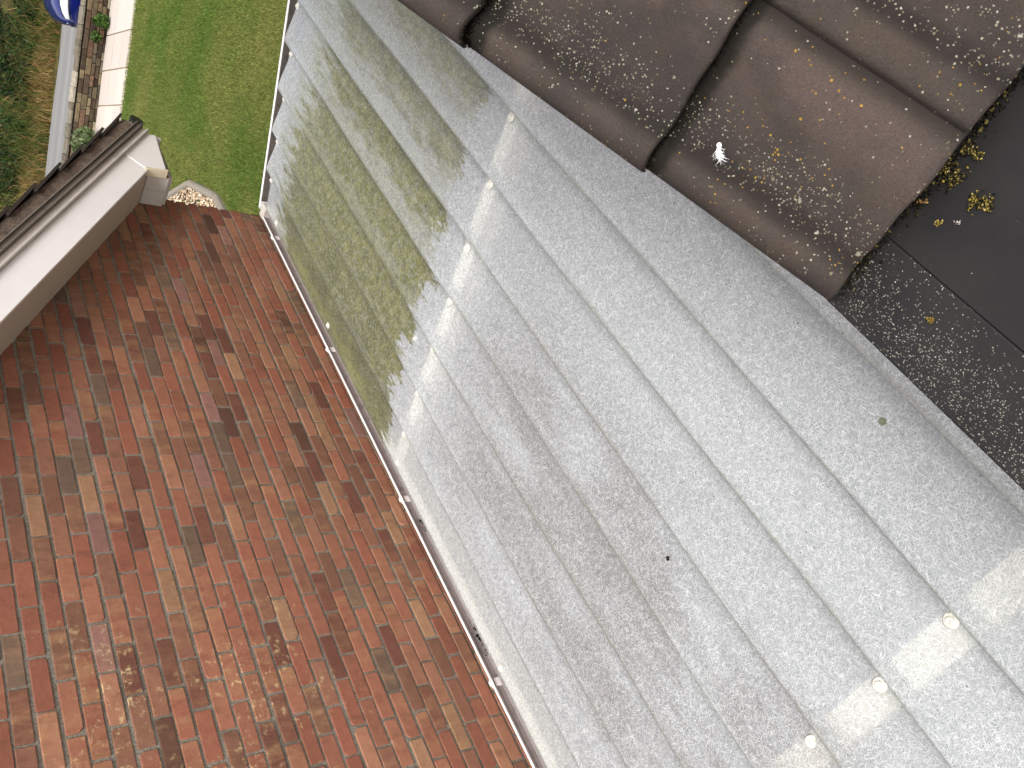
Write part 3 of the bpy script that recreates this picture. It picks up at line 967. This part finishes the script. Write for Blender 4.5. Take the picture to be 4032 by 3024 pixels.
# sloping shadow trim between bargeboard and undercloak
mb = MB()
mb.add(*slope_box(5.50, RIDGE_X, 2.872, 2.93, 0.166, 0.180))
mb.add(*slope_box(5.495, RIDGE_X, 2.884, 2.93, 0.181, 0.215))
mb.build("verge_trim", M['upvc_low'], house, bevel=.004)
mb = MB()
mb.add(*slope_box(5.515, RIDGE_X, 2.862, 2.99, 0.216, 0.222))
mb.add(*slope_box(5.51, RIDGE_X, 2.872, 2.99, 0.2225, 0.250))
mb.build("undercloak", M['undercloak'], house, bevel=.003)
mb = MB()
mb.add(*slope_box(5.51, RIDGE_X, 2.858, 2.99, 0.2503, 0.2575))
mb.build("undercloak_edge", M['concrete'], house, bevel=.002)
mb = MB()
mb.add(*slope_box(5.50, RIDGE_X, 2.884, 2.99, 0.2578, 0.338))
verge = mb.build("verge_mortar", M['vergemortar'], house)
roof = MB()
k = 0
sx0 = 5.525
GA = 0.31
while True:
    xa = sx0 - k * GA * math.cos(TH)
    xb_ = xa - (GA + .07) * math.cos(TH)
    if xb_ < RIDGE_X:
        break
    # each course is a thick slab, its lower end lifted on the course below
    A = Vector(sl(xa, 0))
    B = Vector(sl(xb_, 0))
    na = Vector((nx_, 0, nz_))
    la, lb, t = 0.374, 0.346, .017
    pa, pb = A + na * la, B + na * lb
    ys = [2.862 + random.uniform(-.004, .006)]
    while ys[-1] < 10.5:
        ys.append(ys[-1] + .30)
    rows = []
    for q, yy in enumerate(ys):
        for dy, dh in ((0, 0.0), (.04, .012), (.15, -.004), (.26, .012), (.296, 0.0)):
            hgt = na * dh
            rows.append([(p[0] + hgt.x, yy + dy, p[2] + hgt.z) for p in (pa - na * t, pa, pb, pb - na * t)])
    o_ = roof.grid(rows, closed=True)
    roof.f.append((o_, o_ + 1, o_ + 2, o_ + 3))
    k += 1
roof.build("roof", M['farTile'], house)
mb = MB()
mb.add([sl(5.6, 2.92, .33), sl(RIDGE_X, 2.92, .33), sl(RIDGE_X, 10.6, .33), sl(5.6, 10.6, .33)], [(0, 1, 2, 3)])
mb.add([sl(RIDGE_X, 2.92, .40), (-9, 2.92, sl(RIDGE_X, 0)[2] + .4 - (-RIDGE_X + 0 + 9 + 2 * RIDGE_X) * TT), (-9, 10.6, sl(RIDGE_X, 0)[2] + .4 - (9 + RIDGE_X) * TT), sl(RIDGE_X, 10.6, .40)], [(0, 1, 2, 3)])
mb.build("roof_deck", M['farTile'], house)
# black half-round gutter along the eaves, with stop end and downpipe
gt = MB()
gc = (5.712, ZC - 1.742)
prof_ = [(gc[0] + .068 * math.cos(math.radians(a)), gc[1] + .072 * math.sin(math.radians(a))) for a in range(180, 361, 15)]
inn = [(gc[0] + .063 * math.cos(math.radians(a)), gc[1] + .067 * math.sin(math.radians(a))) for a in range(360, 179, -15)]
outl = prof_ + inn
gt.prism(outl, 2.90, 10.5, lambda p, q, t: (p, t, q))
gut = gt.build("gutter", M['black'], house)
gt = MB()
gt.prism(prof_ + [(gc[0], gc[1] + .012)], 2.893, 2.8995, lambda p, q, t: (p, t, q))
gt.build("stop_end", M['black'], gut)
gt = MB()
gt.tube([(5.665, 3.35, ZC - 1.80), (5.665, 3.35, ZC - 1.90), (5.45, 3.35, ZC - 2.02), (5.29, 3.35, ZC - 2.14), (5.29, 3.35, .02)], .034, 14)
gt.build("downpipe", M['black'], house, smooth=True)

# ------------------------------------------------------------------ translucent lean-to roof
lean = thing("lean_to", "lean-to with stepped translucent fibreglass roof between brick gable and tiles", "lean-to", (0, 0, 0))
TA = math.tan(math.radians(11.3))
def rz(y, h=0.0):
    return ZC - 2.571 + (3.02 - y) * TA + h
LIPS = [0.30, 0.641, 0.941, 1.236, 1.546, 1.847, 2.152, 2.450, 2.743, 3.055]
X0, X1 = -1.3, 5.108
SCREW = {0: [.30, 2.655, 5.085], 1: [.295, 2.645, 5.09], 2: [.298, 2.657, 5.09], 3: [.30, 2.651, 5.078], 4: [.30, 2.655, 5.076], 5: [.30, 2.662, 5.082], 6: [.30, 2.661, 5.09]}
SY = [.98, 1.278, 1.607, 1.897, 2.194, 2.50, 2.80]
sm = MB()
ring_ = lambda r, z, q=20: [(r * math.cos(2 * math.pi * k / q), r * math.sin(2 * math.pi * k / q), z) for k in range(q)]
rows = [ring_(.0205, 0), ring_(.0208, .0025), ring_(.0175, .0050), ring_(.0135, .0042), ring_(.0118, .0040), ring_(.0110, .0085), ring_(.0092, .0125), ring_(.0055, .0130), ring_(.0045, .0105), ring_(.001, .0105)]
sm.grid(rows, closed=True)
screw0 = None
def screw(x, y, panel, tilt=(0, 0)):
    global screw0
    if screw0 is None:
        screw0 = sm.build("roof_screw", M['screw'], None, smooth=True)
        o = screw0
    else:
        o = screw0.copy()
        COL.objects.link(o)
    o.parent = panel
    o.location = (x, y, rz(y, .0035))
    o.rotation_euler = (-math.radians(11.3) * .4 + tilt[0], tilt[1], random.uniform(0, 6))
    return o
panels = []
for b in range(len(LIPS) - 1):
    ya, yb = LIPS[b], LIPS[b + 1]
    last = b == len(LIPS) - 2
    top = ya - (.035 if b else 0)
    H = .050 if not last else .006
    L = yb - ya
    prof_ = [(top, .0025), (ya + .03, .002), (ya + .07, .003), (ya + L * .35, H * .16), (ya + L * .5, H * .38), (ya + L * .7, H * .68), (ya + L * .85, H * .88), (yb - .012, H), (yb - .003, H - .0015), (yb + .0015, H - .006), (yb + .002, H - .014)]
    mb = MB()
    ac, bd = [], []
    rows = []
    nxs = 56
    for i in range(nxs + 1):
        x = X0 + (X1 + .004 * math.sin(b * 2.1) - X0) * i / nxs
        wv = .0022 * math.sin(x * 2.3 + b * 1.7) + .0013 * math.sin(x * 5.9 + b)
        row = []
        for y, h in prof_:
            wt = h / .05
            row.append((x, y + wv * .8 * wt, rz(y, h + wv * wt)))
            ac.append((y - ya) / L)
            bd.append(b)
        rows.append(row)
    mb.grid(rows)
    mb.f = [f_[::-1] for f_ in mb.f]
    mb.uv['across'] = ac
    mb.uv['board'] = bd
    p = mb.build("roof_panel", M['grp'], lean, smooth=True, recalc=False)
    panels.append(p)
for k, y in enumerate(SY):
    for i, x in enumerate(SCREW[k]):
        tl = (0.0, 0.0)
        if k == 2 and i == 0:
            tl = (.5, -.35)
        screw(x, y, panels[k + 2], tl)
for x in (4.878, 3.79, 2.64, 1.363):
    screw(x, 3.005, panels[-1])
screw(2.826, 2.277, panels[6])
fx = MB()
rows = []
for r_, z_ in ((.0105, 0), (.0105, .0016), (.007, .0016), (.0065, .0003), (.001, .0003)):
    rows.append(ring_(r_, z_, 16))
fx.grid(rows, closed=True)
fx = fx.build("plugged_hole", simple("grey_mastic", lin(120, 124, 104), .8, .2, .6, lin(60, 62, 44), 150), panels[1], smooth=True)
fx.location = (.736, .741, rz(.741, .010))
fx.rotation_euler = (-.05, 0, 0)
# timber joists and wall plate under the sheets
for xj, w in ((5.075, .07), (2.645, .09), (.277, .095)):
    mb = MB()
    P = []
    for y in (.45, 3.0):
        for x, dz in ((xj - w / 2, -.0035), (xj + w / 2, -.0035), (xj + w / 2, -.11), (xj - w / 2, -.11)):
            P.append((x, y, rz(y, dz)))
    mb.add(P, [(0, 1, 2, 3), (7, 6, 5, 4), (0, 4, 5, 1), (1, 5, 6, 2), (2, 6, 7, 3), (3, 7, 4, 0)])
    mb.build("joist", M['timber'] if xj < 5 else M['ledge'], lean)  # end joist darkened to paint the void under the sheet ends
mb = MB()
mb.box((-1.3, 2.965, rz(3.0, -.14)), (5.10, 3.035, rz(3.0, -.006)))
mb.build("wall_plate", M['timber'], lean)
mb = MB()
mb.box((-1.3, 2.98, 0), (5.1, 3.03, rz(3.0, -.141)))
mb.box((5.05, .45, 0), (5.1, 2.979, rz(3.0, -.2)))
mb.build("side_board", M['inner'], lean)
mb = MB()
mb.box((-1.3, .43, .01), (5.049, 2.979, .05))
mb.build("floor", M['inner'], lean)
# grubby ledge and white trim across the far end
mb = MB()
def far_z(y):
    return rz(y, .012)
def far_box(x0, x1, y0, y1, d0, d1):
    P = []
    for d in (d0, d1):
        for x, y in ((x0, y0), (x1, y0), (x1, y1), (x0, y1)):
            P.append((x, y, far_z(y) + d))
    return P, [(0, 3, 2, 1), (4, 5, 6, 7), (0, 1, 5, 4), (1, 2, 6, 5), (2, 3, 7, 6), (3, 0, 4, 7)]
mb.add(*far_box(5.222, 5.248, .40, 3.12, -.16, .0))
trim = mb.build("end_trim", M['white'], lean, bevel=.002)
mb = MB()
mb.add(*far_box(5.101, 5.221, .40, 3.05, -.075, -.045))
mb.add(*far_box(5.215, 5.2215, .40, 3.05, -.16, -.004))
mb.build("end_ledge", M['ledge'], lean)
# white gutter down the wall side with its brackets
mb = MB()
GZ = ZC - 2.588
go = [(3.066, GZ - .004), (3.066, GZ - .055), (3.080, GZ - .066), (3.128, GZ - .066), (3.140, GZ - .055), (3.140, GZ), (3.128, GZ + .001), (3.128, GZ - .008), (3.1355, GZ - .010), (3.1355, GZ - .052), (3.126, GZ - .061), (3.082, GZ - .061), (3.0705, GZ - .052), (3.0705, GZ - .004)]
mb.prism(go, -1.3, 5.21, lambda p, q, t: (t, p, q))
g2 = mb.build("gutter", M['gutter_in'], lean)
mb = MB()
mb.box((-1.3, 3.1275, GZ + .0015), (5.205, 3.141, GZ + .005))
mb.build("gutter_lip", M['white'], g2, bevel=.001)
mb = MB()
mb.box((-1.3, 3.073, GZ - .0600), (5.205, 3.133, GZ - .045))
mb.build("gutter_bed", M['gutter_in'], g2)
br = MB()
br.box((-.022, 3.134, GZ - .05), (.022, 3.150, GZ + .004))
br.box((-.012, 3.118, GZ + .0055), (.012, 3.150, GZ + .012))
br.box((-.016, 3.058, GZ - .074), (.016, 3.146, GZ - .067))
b0 = None
for x in (4.90, 3.717, 2.49, 1.359, .1):
    if b0 is None:
        b0 = br.build("bracket", M['upvc'], g2, bevel=.004)
        o = b0
    else:
        o = b0.copy()
        COL.objects.link(o)
        o.parent = g2
    o.location = (x, 0, 0)
mb = MB()
mb.box((5.14, 3.06, GZ - .07), (5.212, 3.155, GZ + .006))
mb.build("stop_end", M['upvc_low'], g2, bevel=.006)

# litter lying in the gutter
def litter(name, label, cat, pts_n, cx, cy, cz, ex, ey, ez, pal, size, group=None, flat=.5):
    n = pts_n
    C = np.stack([RNG.uniform(-ex, ex, n), RNG.normal(0, ey * .5, n), np.abs(RNG.normal(0, ez, n))], 1)
    sz = RNG.uniform(size[0], size[1], (n, 1, 1)) * RNG.uniform(.5, 1.3, (n, 1, 3))
    P = base[None] * sz * [1, 1, flat] + RNG.normal(0, size[0] * .2, (n, 6, 3)) + C[:, None]
    F = (np.arange(n)[:, None, None] * 6 + fc[None]).reshape(-1, 3)
    cols = mixcols(n, pal, [1 / len(pal)] * len(pal), .3)
    o = raw_mesh(name, P.reshape(-1, 3), F, M['litter'], np.repeat(cols, 6, 0))
    o.location = (cx, cy, cz)
    return tag(o, label, cat, group)
BLK = [(22, 19, 17), (30, 26, 22), (14, 12, 12)]
litter("leaf_litter", "black leaf litter in the white gutter midway along the brick wall", "leaf litter", 60, 2.29, 3.105, GZ - .043, .045, .022, .004, BLK, (.004, .010))
litter("leaf_litter", "longer black clump of leaf litter in the gutter at its nearest bracket", "leaf litter", 110, 1.58, 3.105, GZ - .043, .085, .022, .005, BLK, (.004, .011))
litter("leaf_litter", "thin scatter of black crumbs in the gutter beside the algae patch", "leaf litter", 26, 2.95, 3.105, GZ - .044, .16, .02, .002, BLK, (.003, .006))
# dark crumbs lying on the sheets
for k, (x, y, r_, lab) in enumerate((
        (.99, 1.66, .011, "dark seed lying alone on the clear middle of the translucent roof"),
        (2.42, 2.05, .011, "dark oval seed on the translucent roof downslope from the far joist"),
        (.40, 1.17, .008, "dark speck on the translucent roof beside the near joist"))):
    litter("seed", lab, "seed", 3, x, y, rz(y, .018 if k == 0 else .012), .004, .004, .001, [(40, 34, 26)], (r_ * .5, r_ * .8))

# ------------------------------------------------------------------ tiled roof the camera looks over
main = thing("tiled_house", "house with mossy brown concrete roof tiles and black felt eaves strip", "house", (0, 0, 0))
TP = math.radians(34.5)
EX, EY, EZ = 0.622, 0.355, ZC - 1.221
ct, st = math.cos(TP), math.sin(TP)
def tile_h(a, first):
    """height of the tile face, a = distance from its near side"""
    if first:
        xs = [0, .006, .018, .034, .048, .058, .070, .082, .100, .16, .205, .235, .255, .275, .290, .300]
        hs_ = [-.022, -.002, .012, .018, .015, .004, -.010, -.010, -.005, .001, .008, .0115, .0105, .002, -.006, -.006]
    else:
        xs = [0, .006, .018, .034, .048, .058, .070, .082, .100, .16, .205, .235, .255, .275, .290, .300]
        hs_ = [-.004, .009, .0125, .0085, .005, .002, .000, -.002, -.003, .001, .008, .0115, .0105, .002, -.006, -.006]
    return float(np.interp(a, xs, hs_))
tl = MB()
A_, L_, R_ = [], [], []
GAU, TW, TLEN = .349, .290, .42
AS = [0, .003, .007, .013, .020, .028, .036, .045, .055, .065, .075, .087, .1, .12, .14, .16, .18, .2, .215, .23, .243, .255, .266, .277, .288, .298]
for c in range(9):
    for w in range(9):
        rnd = random.random()
        jl, jy, jr = random.uniform(-.004, .004), random.uniform(-.0015, .0015), random.uniform(-.001, .001)
        rows = []
        ls = [0, .0, .003, .008, .02, .06, .12, .2, .28, .34, TLEN]
        for li, l in enumerate(ls):
            row = []
            for a in AS:
                h = tile_h(a, w == 0)
                lift = .034 * (1 - l / GAU) + .002 + jr
                if li == 0:
                    h = h - .021 if l == 0 else h
                elif li == 1:
                    h -= .005
                elif li == 2:
                    h -= .0012
                ll = l + jl + c * GAU + (.0015 * math.sin(a * 60 + rnd * 20) if li < 4 else 0)
                yy = EY - w * TW - a + jy
                hh = h + lift
                row.append((EX + ll * ct - hh * st, yy, EZ + ll * st + hh * ct))
                A_.append(a)
                L_.append(l)
                R_.append(rnd)
            rows.append(row)
        o_ = tl.grid(rows)
        # near side edge
        if w == 0:
            side = []
            for li, l in enumerate(ls):
                lift = .034 * (1 - l / GAU) + .002
                hh = -.030 + lift
                ll = l + jl + c * GAU
                side.append((EX + ll * ct - hh * st, EY + .001, EZ + ll * st + hh * ct))
                A_.append(0)
                L_.append(l)
                R_.append(rnd)
            s0 = tl.add(side, [])
            for li in range(len(ls) - 1):
                tl.f.append((o_ + li * len(AS), o_ + (li + 1) * len(AS), s0 + li + 1, s0 + li))
tl.uv['across'], tl.uv['along'], tl.uv['rnd'] = A_, L_, R_
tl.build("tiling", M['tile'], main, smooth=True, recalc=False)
# dark moss grains in the laps, coloured to deepen the lap shadow
mossm = tinted("lap_moss_shade", 1.0, .8, 300, .5, .05, 90)
n = 26000
c_i = RNG.integers(1, 6, n)
aa = RNG.uniform(0, TW * 3, n)
ll = c_i * GAU - np.abs(RNG.normal(0, .0065, n)) * (1 + .35 * np.sin(aa * 31 + c_i)) + .008
loc_a = aa % TW
hh = np.array([tile_h(q, q2 < TW) for q, q2 in zip(loc_a, aa)]) + .003 + .022 * RNG.random(n) ** 2 * (ll > c_i * GAU)
P0 = np.stack([EX + ll * ct - hh * st, EY - aa, EZ + ll * st + hh * ct], 1)
sz = RNG.uniform(.0008, .0019, (n, 1, 1)) * RNG.uniform(.6, 1.3, (n, 1, 3))
P = base[None] * sz + P0[:, None]
F = (np.arange(n)[:, None, None] * 6 + fc[None]).reshape(-1, 3)
cols = mixcols(n, [(24, 21, 16), (17, 15, 13), (34, 30, 20), (74, 68, 36)], [.44, .40, .13, .03], .3)
o = raw_mesh("lap_moss_shade", P.reshape(-1, 3), F, mossm, np.repeat(cols, 6, 0))
tag(o, "dark moss grains deepening the lap shadow between the brown tiles", "moss", kind="stuff")
mb = MB()
DK = -.032
f = lambda p, q, t: (EX + p * ct - q * st, t, EZ + p * st + q * ct)
mb.prism([(.012, DK), (4.6, DK), (4.6, DK - .05), (.012, DK - .05)], -7, EY - .012, f)
mb.build("roof_deck", simple("dark_underlay", lin(30, 27, 25), .95, .1, .2), main)
RX = EX + 4.6 * ct
mb = MB()
f2 = [(RX, EZ + 4.6 * st), (RX + 4.0, EZ + 4.6 * st - 2.75), (RX + 4.0, EZ + 4.6 * st - 2.8), (RX, EZ + 4.6 * st - .05)]
mb.prism(f2, -7, EY, lambda p, q, t: (p, t, q))
mb.build("far_slope", M['farTile'], main)
mb = MB()
mb.prism([(.66, 0), (.66, EZ - .05), (RX, EZ + 4.6 * st - .12), (RX + 3.3, EZ + .3), (RX + 3.3, 0)], .17, .29, lambda p, q, t: (p, t, q))
mb.build("gable_wall", simple("plain_brick", lin(150, 90, 70), .9, .1, .4, bump=.4, bscale=60), main)
# black felt eaves strip and flat roof below the tiles
FZ = ZC - 1.243
mb = MB()
mb.box((-2.2, .2365, FZ - .06), (.70, .366, FZ + .0035))
st_ = mb.build("felt_upstand", M['felt'], main, bevel=.003)
mb = MB()
mb.box((-2.2, -7, FZ - .06), (.72, .2355, FZ))
mb.build("flat_roof", M['felt'], main)
mb = MB()
mb.box((-2.2, .24, 0), (.64, .35, FZ - .065))
mb.build("lower_wall", simple("pale_render", lin(180, 174, 164), .9, .1, .3), main)

# lichen crumbs washed off the tiles
YEL = [(144, 122, 58), (122, 106, 54), (164, 146, 92), (92, 84, 42), (70, 64, 36), (52, 48, 30)]
DRK = [(34, 31, 23), (48, 43, 27), (24, 22, 18), (98, 88, 46)]
def crumbs(name, label, cat, n, cx, cy, ex, ey, pal, size, ang=0.0, dz=.003):
    o = litter(name, label, cat, n, cx, cy, FZ + dz, ex, ey, .004, pal, size)
    o.rotation_euler = (0, 0, ang)
    return o
# ------------------------------------------------------------------
def felt_pt(px, py, z):
    d = [R[i][0] * (px - 2016) + R[i][1] * (py - 1512) + R[i][2] * 3378 for i in range(3)]
    t = (z - ZC) / d[2]
    return d[0] * t, d[1] * t
crumb_specs = (
    ("dark moss heap with yellow crumbs against the lower tile edge", 240, (3745, 680), .022, .016, YEL + DRK + DRK, (.0012, .0032)),
    ("yellow lichen streak leading away from the tile corner", 90, (3835, 600), .016, .007, YEL, (.0012, .0030)),
    ("curled clump of yellow lichen out on the black felt", 150, (3868, 800), .016, .013, YEL + YEL + DRK, (.0012, .0030)),
    ("small bright yellow lichen crumb alone on the black felt", 26, (3700, 880), .0045, .004, YEL[:3], (.0012, .0026)),
    ("pale grey lichen flake beside the small yellow crumb", 12, (3772, 880), .004, .003, [(176, 166, 158), (150, 140, 130)], (.0010, .0022)),
    ("brown twiggy crumb at the foot of the tile edge", 24, (3640, 795), .006, .003, [(150, 116, 70), (120, 96, 60)], (.0012, .0024)),
    ("tan lichen flake on the speckled felt strip", 26, (3672, 1262), .005, .004, [(150, 122, 58), (128, 104, 50)], (.0012, .0026)),
)
for lab, n, (px, py), ex, ey, pal, size in crumb_specs:
    cx, cy = felt_pt(px, py, FZ)
    crumbs("lichen_crumbs", lab, "lichen", n, cx, cy, ex, ey, pal, size, random.uniform(-.6, .6), .0045 if cy > .236 else .001)
# dark damp grit along the foot of the tile edge
n = 900
yy = RNG.uniform(-.15, .345, n)
C = np.stack([EX + .012 - np.abs(RNG.normal(0, .010, n)), yy, np.full(n, FZ + .004)], 1)
sz = RNG.uniform(.0012, .0035, (n, 1, 1)) * RNG.uniform(.6, 1.3, (n, 1, 3))
P = base[None] * sz + C[:, None]
F = (np.arange(n)[:, None, None] * 6 + fc[None]).reshape(-1, 3)
o = raw_mesh("grit", P.reshape(-1, 3), F, M['litter'], np.repeat(mixcols(n, DRK[:3] + [(96, 86, 46)], [.35, .25, .3, .1], .3), 6, 0))
tag(o, "dark damp grit gathered along the foot of the lowest tiles", "grit", kind="stuff")

# white downy feather on the lower tile
def tile_pt(px, py, h=.02):
    d = Vector([R[i][0] * (px - 2016) + R[i][1] * (py - 1512) + R[i][2] * 3378 for i in range(3)])
    nrm = Vector((-st, 0, ct))
    p0 = Vector((EX, EY, EZ)) + nrm * h
    return d * ((p0 - Vector((0, 0, ZC))).dot(nrm) / d.dot(nrm)) + Vector((0, 0, ZC))
A0, A1 = tile_pt(2832, 572, .026), tile_pt(2842, 660, .026)
ax = (A1 - A0)
nrm = Vector((-st, 0, ct))
sd_ = ax.normalized().cross(nrm)
L0 = ax.length
fe = MB()
for k in range(44):
    t0 = random.uniform(0, .45)
    a = random.uniform(-.75, .75)
    ln = L0 * random.uniform(.30, .72) * (1 - .5 * abs(a))
    p = A0 + ax * t0 + sd_ * random.uniform(-.08, .08) * L0
    pts_ = []
    for q in range(5):
        s1 = q / 4
        pts_.append(p + (ax.normalized() * math.cos(a) + sd_ * math.sin(a)) * ln * s1 + sd_ * .12 * L0 * math.sin(s1 * 5 + k) * s1 + nrm * .006 * math.sin(s1 * 3.1) * random.uniform(.4, 1.2))
    fe.tube(pts_, [.0004, .00035, .0003, .00022, .00012], 4, cap=False)
rows = []
for i in range(7):
    a = math.pi * i / 6
    rows.append([A0 + ax.normalized() * (-.0042 * math.cos(a)) + (sd_ * math.cos(q * math.pi / 4) + nrm * (.5 * math.sin(q * math.pi / 4) + .4)) * (.0038 * math.sin(a) + .0001) for q in range(8)])
fe.grid(rows, closed=True)
o = fe.build("feather", M['feather'])
tag(o, "small white downy feather stuck to the lowest brown tile", "feather")
